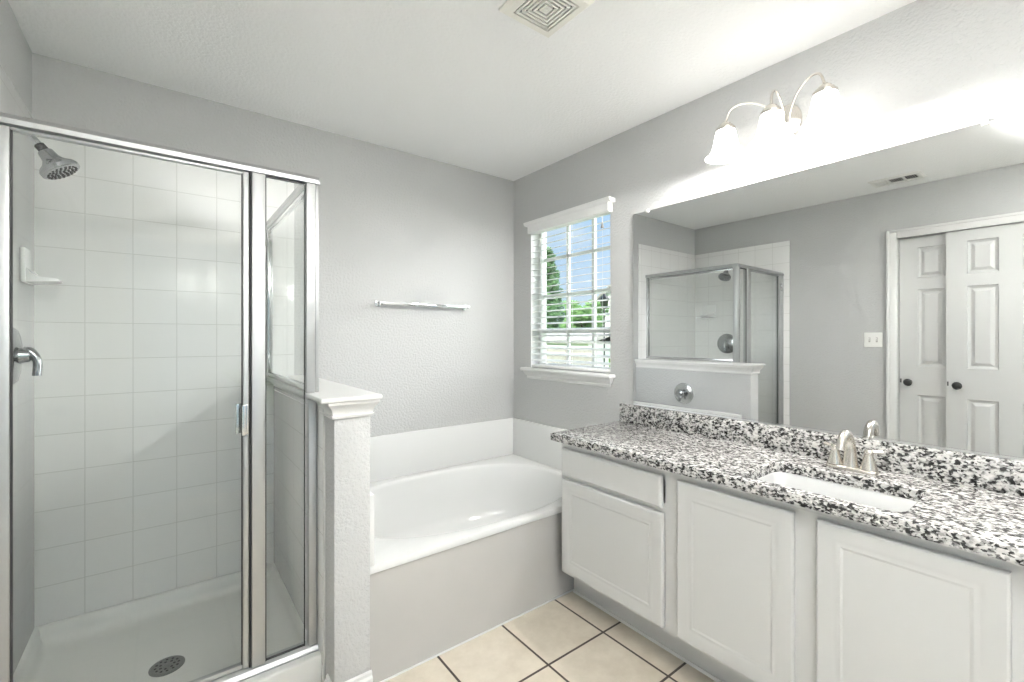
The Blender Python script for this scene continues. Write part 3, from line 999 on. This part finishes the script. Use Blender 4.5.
# ------------------------------------------------------------------ vanity light
LY = -1.826
lx = -0.150
vl = thing('vanity_light', (0, LY, 2.10), 'brushed nickel wall light with three lit bell shades above the mirror', 'wall light')
bm = bmesh.new()
add_lathe(bm, (0, LY, 2.178), (-1, 0, 0), [(0.064, 0), (0.064, 0.006), (0.056, 0.014), (0.040, 0.018), (0.034, 0.024), (0.020, 0.030), (0.008, 0.033)], 36, stretch=(0.85, 1.1))
obj('wall_plate', bm, M['nickel'], vl)
for k, yo in enumerate((0.180, 0.0, -0.180)):
    sg = (yo > 0) - (yo < 0)
    y = LY + yo
    bm = bmesh.new()
    if sg:
        pts = [(-0.018, LY + sg * 0.014, 2.172), (-0.040, LY + sg * 0.030, 2.212), (-0.072, LY + sg * 0.066, 2.252), (-0.110, LY + sg * 0.118, 2.270), (-0.140, LY + sg * 0.160, 2.252), (lx, y, 2.200)]
    else:
        pts = [(-0.020, LY, 2.188), (-0.046, LY, 2.226), (-0.085, LY, 2.262), (-0.122, LY, 2.268), (-0.145, LY, 2.240), (lx, y, 2.200)]
    add_tube(bm, pts, 0.0044, 12, 7)
    arm = obj('arm', bm, M['nickel'], vl)
    bm = bmesh.new()
    add_lathe(bm, (lx, y, 2.166), (0, 0, 1), [(0.0375, 0), (0.0385, 0.004), (0.0385, 0.010), (0.031, 0.014), (0.030, 0.020), (0.022, 0.024), (0.020, 0.031), (0.010, 0.036), (0.006, 0.042)], 28)
    obj('socket_cup', bm, M['nickel'], arm)
    bm = bmesh.new()
    pr = [(0.034, 2.172), (0.037, 2.166), (0.041, 2.150), (0.0445, 2.130), (0.049, 2.106), (0.056, 2.084), (0.066, 2.068), (0.075, 2.060), (0.080, 2.057)]
    prof = pr + [(r - 0.003, z) for r, z in reversed(pr)]
    prof = prof + [prof[0]]
    add_lathe(bm, (lx, y, 0), (0, 0, 1), prof, 36, cap_a=False, cap_b=False)
    bmesh.ops.remove_doubles(bm, verts=bm.verts[:], dist=1e-6)
    shd = obj('glass_shade', bm, M['shade'], arm)
    bm = bmesh.new()
    add_lathe(bm, (lx, y, 2.178), (0, 0, -1), [(0.013, 0), (0.013, 0.02), (0.018, 0.025), (0.025, 0.038), (0.027, 0.050), (0.024, 0.062), (0.014, 0.070), (0.004, 0.073)], 20)
    obj('bulb', bm, M['bulb'], shd)
    pl_d = D.lights.new('bulb_light', 'POINT')
    pl_d.energy = LAMP_W
    pl_d.color = (1.0, 0.98, 0.945)
    pl_d.shadow_soft_size = 0.018
    pl = D.objects.new('bulb_light', pl_d)
    COL.objects.link(pl)
    pl.location = (lx, y, 2.058)

# ------------------------------------------------------------------ added fill uplight in a bowl, unseen behind the camera
bx_, by_ = -1.45, -3.16
bw = thing('added_fill_bowl', (bx_, by_, 1.86), 'added metal uplight bowl out of view, brightening the room off the ceiling', 'fill light')
bm = bmesh.new()
pr = [(0.012, 0.0), (0.08, 0.010), (0.13, 0.045), (0.16, 0.100), (0.175, 0.19), (0.170, 0.19), (0.155, 0.102), (0.125, 0.050), (0.08, 0.018), (0.012, 0.008)]
add_lathe(bm, (bx_, by_, 1.86), (0, 0, 1), pr, 40)
obj('bowl', bm, M['nickel'], bw)
bm = bmesh.new()
for a in (0.3, 0.3 + 2.094, 0.3 + 4.189):
    c, q = math.cos(a), math.sin(a)
    add_tube(bm, [(bx_ + 0.172 * c, by_ + 0.172 * q, 2.04), (bx_ + 0.03 * c, by_ + 0.03 * q, 2.425)], 0.004, 8)
add_lathe(bm, (bx_, by_, 2.42), (0, 0, 1), [(0.05, 0), (0.06, 0.006), (0.06, 0.0195)], 24)
obj('hanging_rods', bm, M['nickel'], bw)
b_d = D.lights.new('bowl_fill', 'POINT')
b_d.energy = BOWL_FILL_W
b_d.color = (1.0, 0.99, 0.965)
b_d.shadow_soft_size = 0.04
b_o = D.objects.new('bowl_fill', b_d)
COL.objects.link(b_o)
b_o.location = (bx_, by_, 1.93)

# ------------------------------------------------------------------ ceiling grilles
ef = thing('exhaust_fan_grille', (-0.968, -1.445, H - 0.02), 'square cream exhaust fan grille of concentric squares on the ceiling', 'vent')
ex, ey, eh = -0.982, -1.449, 0.116
def sq_ring(bm, cx, cy, ho, hi, z0, z1):
    o = lambda h, z: [V(cx - h, cy - h, z), V(cx + h, cy - h, z), V(cx + h, cy + h, z), V(cx - h, cy + h, z)]
    add_ring_skin(bm, [o(ho, z1), o(ho, z0), o(hi, z0), o(hi, z1), o(ho, z1)], cap_a=False, cap_b=False)
    bmesh.ops.remove_doubles(bm, verts=bm.verts[:], dist=1e-6)
fan = plain('cream_plastic', (0.84, 0.83, 0.77), 0.45)
bm = bmesh.new()
o4 = lambda h, z: [V(ex - h, ey - h, z), V(ex + h, ey - h, z), V(ex + h, ey + h, z), V(ex - h, ey + h, z)]
add_ring_skin(bm, [o4(eh, H - 0.001), o4(eh, H - 0.008), o4(eh - 0.012, H - 0.018), o4(eh - 0.036, H - 0.020), o4(eh - 0.036, H - 0.001), o4(eh, H - 0.001)], cap_a=False, cap_b=False)
bmesh.ops.remove_doubles(bm, verts=bm.verts[:], dist=1e-6)
obj('frame', bm, fan, ef, ang=25)
box_obj('duct', (ex - eh + 0.037, ex + eh - 0.037, ey - eh + 0.037, ey + eh - 0.037, H - 0.006, H - 0.001), M['dark'], ef)
for k in range(5):
    ho = 0.0735 - k * 0.0142
    bm = bmesh.new()
    sq_ring(bm, ex, ey, ho, ho - 0.0076, H - 0.020, H - 0.0135)
    obj('louver', bm, fan, ef)
box_obj('centre_square', (ex - 0.0075, ex + 0.0075, ey - 0.0075, ey + 0.0075, H - 0.020, H - 0.0065), fan, ef)

av = thing('air_vent', (-2.17, -1.715, H - 0.015), 'white rectangular air vent on the ceiling near the closet, seen in the mirror', 'vent')
ax0, ax1, ay0, ay1 = -2.262, -2.078, -1.862, -1.568
bm = bmesh.new()
def rr4(d, z):
    return [V(ax0 + d, ay0 + d, z), V(ax1 - d, ay0 + d, z), V(ax1 - d, ay1 - d, z), V(ax0 + d, ay1 - d, z)]
add_ring_skin(bm, [rr4(0, H - 0.001), rr4(0, H - 0.004), rr4(0.012, H - 0.012), rr4(0.028, H - 0.012), rr4(0.030, H - 0.001), rr4(0, H - 0.001)], cap_a=False, cap_b=False)
bmesh.ops.remove_doubles(bm, verts=bm.verts[:], dist=1e-6)
for y in (-1.672, -1.758):
    add_box(bm, ax0 + 0.029, ax1 - 0.029, y - 0.006, y + 0.006, H - 0.012, H - 0.002)
obj('frame', bm, M['plastic'], av, ang=25)
box_obj('duct', (ax0 + 0.031, ax1 - 0.031, ay0 + 0.031, ay1 - 0.031, H - 0.0018, H - 0.001), M['dark'], av)
for y in [-1.603 - 0.0125 * k for k in range(19)]:
    if min(abs(y + 1.672), abs(y + 1.758)) < 0.009:
        continue
    tl = -0.004 if y > -1.67 else (0.002 if y > -1.755 else 0.004)
    bm = bmesh.new()
    add_prism(bm, [(y - tl, H - 0.011), (y - tl + 0.0015, H - 0.011), (y + tl + 0.0015, H - 0.0025), (y + tl, H - 0.0025)], 'X', ax0 + 0.031, ax1 - 0.031)
    obj('louver', bm, M['plastic'], av)

# ------------------------------------------------------------------ switch plate (seen in the mirror)
sw = thing('light_switch', (-W, -1.516, 1.223), 'white double light switch plate beside the closet, seen in the mirror', 'light switch')
bm = bmesh.new()
add_box(bm, -W, -W + 0.006, -1.574, -1.458, 1.223, 1.339, bev=0.003)
obj('plate', bm, M['plastic'], sw)
for y in (-1.493, -1.539):
    bm = boxes((-W + 0.0055, -W + 0.0075, y - 0.006, y + 0.006, 1.262, 1.300))
    tg = obj('toggle_slot', bm, plain('toggle_shadow_line', (0.45, 0.45, 0.43), 0.5), sw)
    bm = bmesh.new()
    add_prism(bm, [(-W + 0.0075, 1.272), (-W + 0.0075, 1.289), (-W + 0.018, 1.296), (-W + 0.020, 1.290)], 'Y', y - 0.004, y + 0.004)
    obj('toggle', bm, M['plastic'], tg)

# ------------------------------------------------------------------ outside the window
struct('lawn', boxes((T + 0.05, 60, -25, 60, -0.5, -0.3)), M['grass'])
bank = obj('grass_bank', boxes((9.0, 22.0, 3.0, 6.75, -0.3, 0.72)), M['grass'])
bank['kind'] = 'structure'

fe = thing('garden_fence', (8.0, 8.2, -0.3), 'weathered grey board fence in the garden outside the window', 'fence')
for k in range(23):
    y = 6.35 + k * 0.16
    bm = boxes((7.99, 8.012, y, y + 0.152, -0.3, 0.98))
    obj('board', bm, M['fence'], fe)
bm = boxes((7.93, 8.07, 6.33, 10.05, 0.985, 1.03), (7.965, 7.988, 6.33, 10.05, 0.10, 0.19), (7.965, 7.988, 6.33, 10.05, 0.72, 0.81), bev=0.004)
obj('rail', bm, M['siding'], fe)

def house(name, x0, x1, y0, y1, z0, zw, zr, label, ridge='Y'):
    t = thing(name, ((x0 + x1) / 2, (y0 + y1) / 2, z0), label, 'house')
    box_obj('wall', (x0, x1, y0, y1, z0, zw), M['siding'], t)
    e = 0.35
    bm = bmesh.new()
    if ridge == 'Y':
        xm = (x0 + x1) / 2
        add_prism(bm, [(x0 - e, zw - 0.08), (xm, zr), (x1 + e, zw - 0.08), (x1 + e, zw + 0.06), (xm, zr + 0.16), (x0 - e, zw + 0.06)], 'Y', y0 - e, y1 + e)
    else:
        ym = (y0 + y1) / 2
        add_prism(bm, [(y0 - e, zw - 0.08), (ym, zr), (y1 + e, zw - 0.08), (y1 + e, zw + 0.06), (ym, zr + 0.16), (y0 - e, zw + 0.06)], 'X', x0 - e, x1 + e)
        b2 = bmesh.new()
        add_prism(b2, [(y0, zw), (y1, zw), (ym, zr)], 'X', x0 + 0.001, x1 - 0.001)
        obj('gable', b2, M['siding'], t)
    obj('roof', bm, M['shingle'], t)
    return t
h1 = house('neighbour_house', 24.0, 30.0, 16.5, 21.6, -0.3, 3.2, 5.0, 'pale neighbour house with a grey roof seen through the right window panes', 'X')
for y in (17.4, 19.8):
    wf = box_obj('window', (23.96, 23.999, y, y + 0.9, 0.9, 2.0), M['trim'], h1)
    box_obj('pane', (23.945, 23.96, y + 0.06, y + 0.84, 0.96, 1.94), plain('dark_house_glass', (0.05, 0.06, 0.07), 0.1), wf)
h2 = house('garage', 12.0, 16.0, 10.4, 16.0, -0.3, 1.12, 1.55, 'low white garage with a shallow roof behind the fence outside the window', 'Y')
box_obj('garage_door', (11.97, 11.999, 11.2, 13.6, -0.2, 0.95), M['siding'], h2)

def tree(name, x, y, z0, trunk, clumps, n_leaf, size, lm, label):
    t = thing(name, (x, y, z0), label, 'tree', None)
    bm = bmesh.new()
    add_tube(bm, [(x, y, z0), (x + 0.05, y, z0 + trunk * 0.5), (x, y + 0.05, z0 + trunk)], [0.16, 0.12, 0.06], 10, 4)
    for (cx, cy, cz, r) in clumps:
        add_tube(bm, [(x, y, z0 + trunk * 0.55), (cx, cy, cz)], [0.06, 0.02], 7)
    obj('trunk', bm, M['bark'], t)
    bm = bmesh.new()
    for (cx, cy, cz, r) in clumps:
        for k in range(n_leaf):
            d = V(random.gauss(0, 1), random.gauss(0, 1), random.gauss(0, 1)).normalized()
            p = V(cx, cy, cz) + d * r * random.random() ** 0.4
            a = V(random.gauss(0, 1), random.gauss(0, 1), random.gauss(0, 0.6)).normalized()
            b = a.orthogonal().normalized()
            s = size * random.uniform(0.6, 1.2)
            bm.faces.new([bm.verts.new(p + a * s), bm.verts.new(p + b * s * 0.45), bm.verts.new(p - a * s), bm.verts.new(p - b * s * 0.45)])
    f = obj('foliage', bm, M[lm], t)
    return t
cl = []
for k in range(26):                                # tall conical tree, left in the window
    h = k / 25
    r = 1.6 * (1 - h) + 0.1
    a = k * 2.4
    cl.append((19.0 + math.cos(a) * r * 0.6, 20.6 + math.sin(a) * r * 0.6, 1.2 + h * 6.0, 0.35 + 0.5 * (1 - h)))
tree('conifer_tree', 19.0, 20.6, -0.3, 6.2, cl, 260, 0.16, 'leaf_a', 'tall pointed green tree behind the fence, at the left of the window')
cl = []
for k in range(22):
    a = k * 2.4
    rr_ = 1.15 * math.sqrt((k + 0.5) / 22)
    cl.append((18.3 + math.cos(a) * rr_, 16.6 + math.sin(a) * rr_, 2.4 + random.uniform(-0.9, 0.9), 0.55))
tree('broadleaf_tree', 18.3, 16.6, -0.3, 2.4, cl, 260, 0.16, 'leaf_b', 'round bushy green tree behind the fence, in the middle of the window')

lp = thing('street_lamp', (9.6, 7.45, -0.3), 'dark street lamp on a thin pole outside, in the right window panes', 'street lamp')
bm = bmesh.new()
add_tube(bm, [(9.6, 7.45, -0.3), (9.6, 7.45, 2.25)], 0.025, 10)
obj('pole', bm, M['black'], lp)
bm = bmesh.new()
add_lathe(bm, (9.6, 7.45, 2.25), (0, 0, 1), [(0.06, 0), (0.10, 0.05), (0.15, 0.30), (0.19, 0.33), (0.10, 0.42), (0.02, 0.50)], 6)
obj('lantern', bm, M['black'], lp)
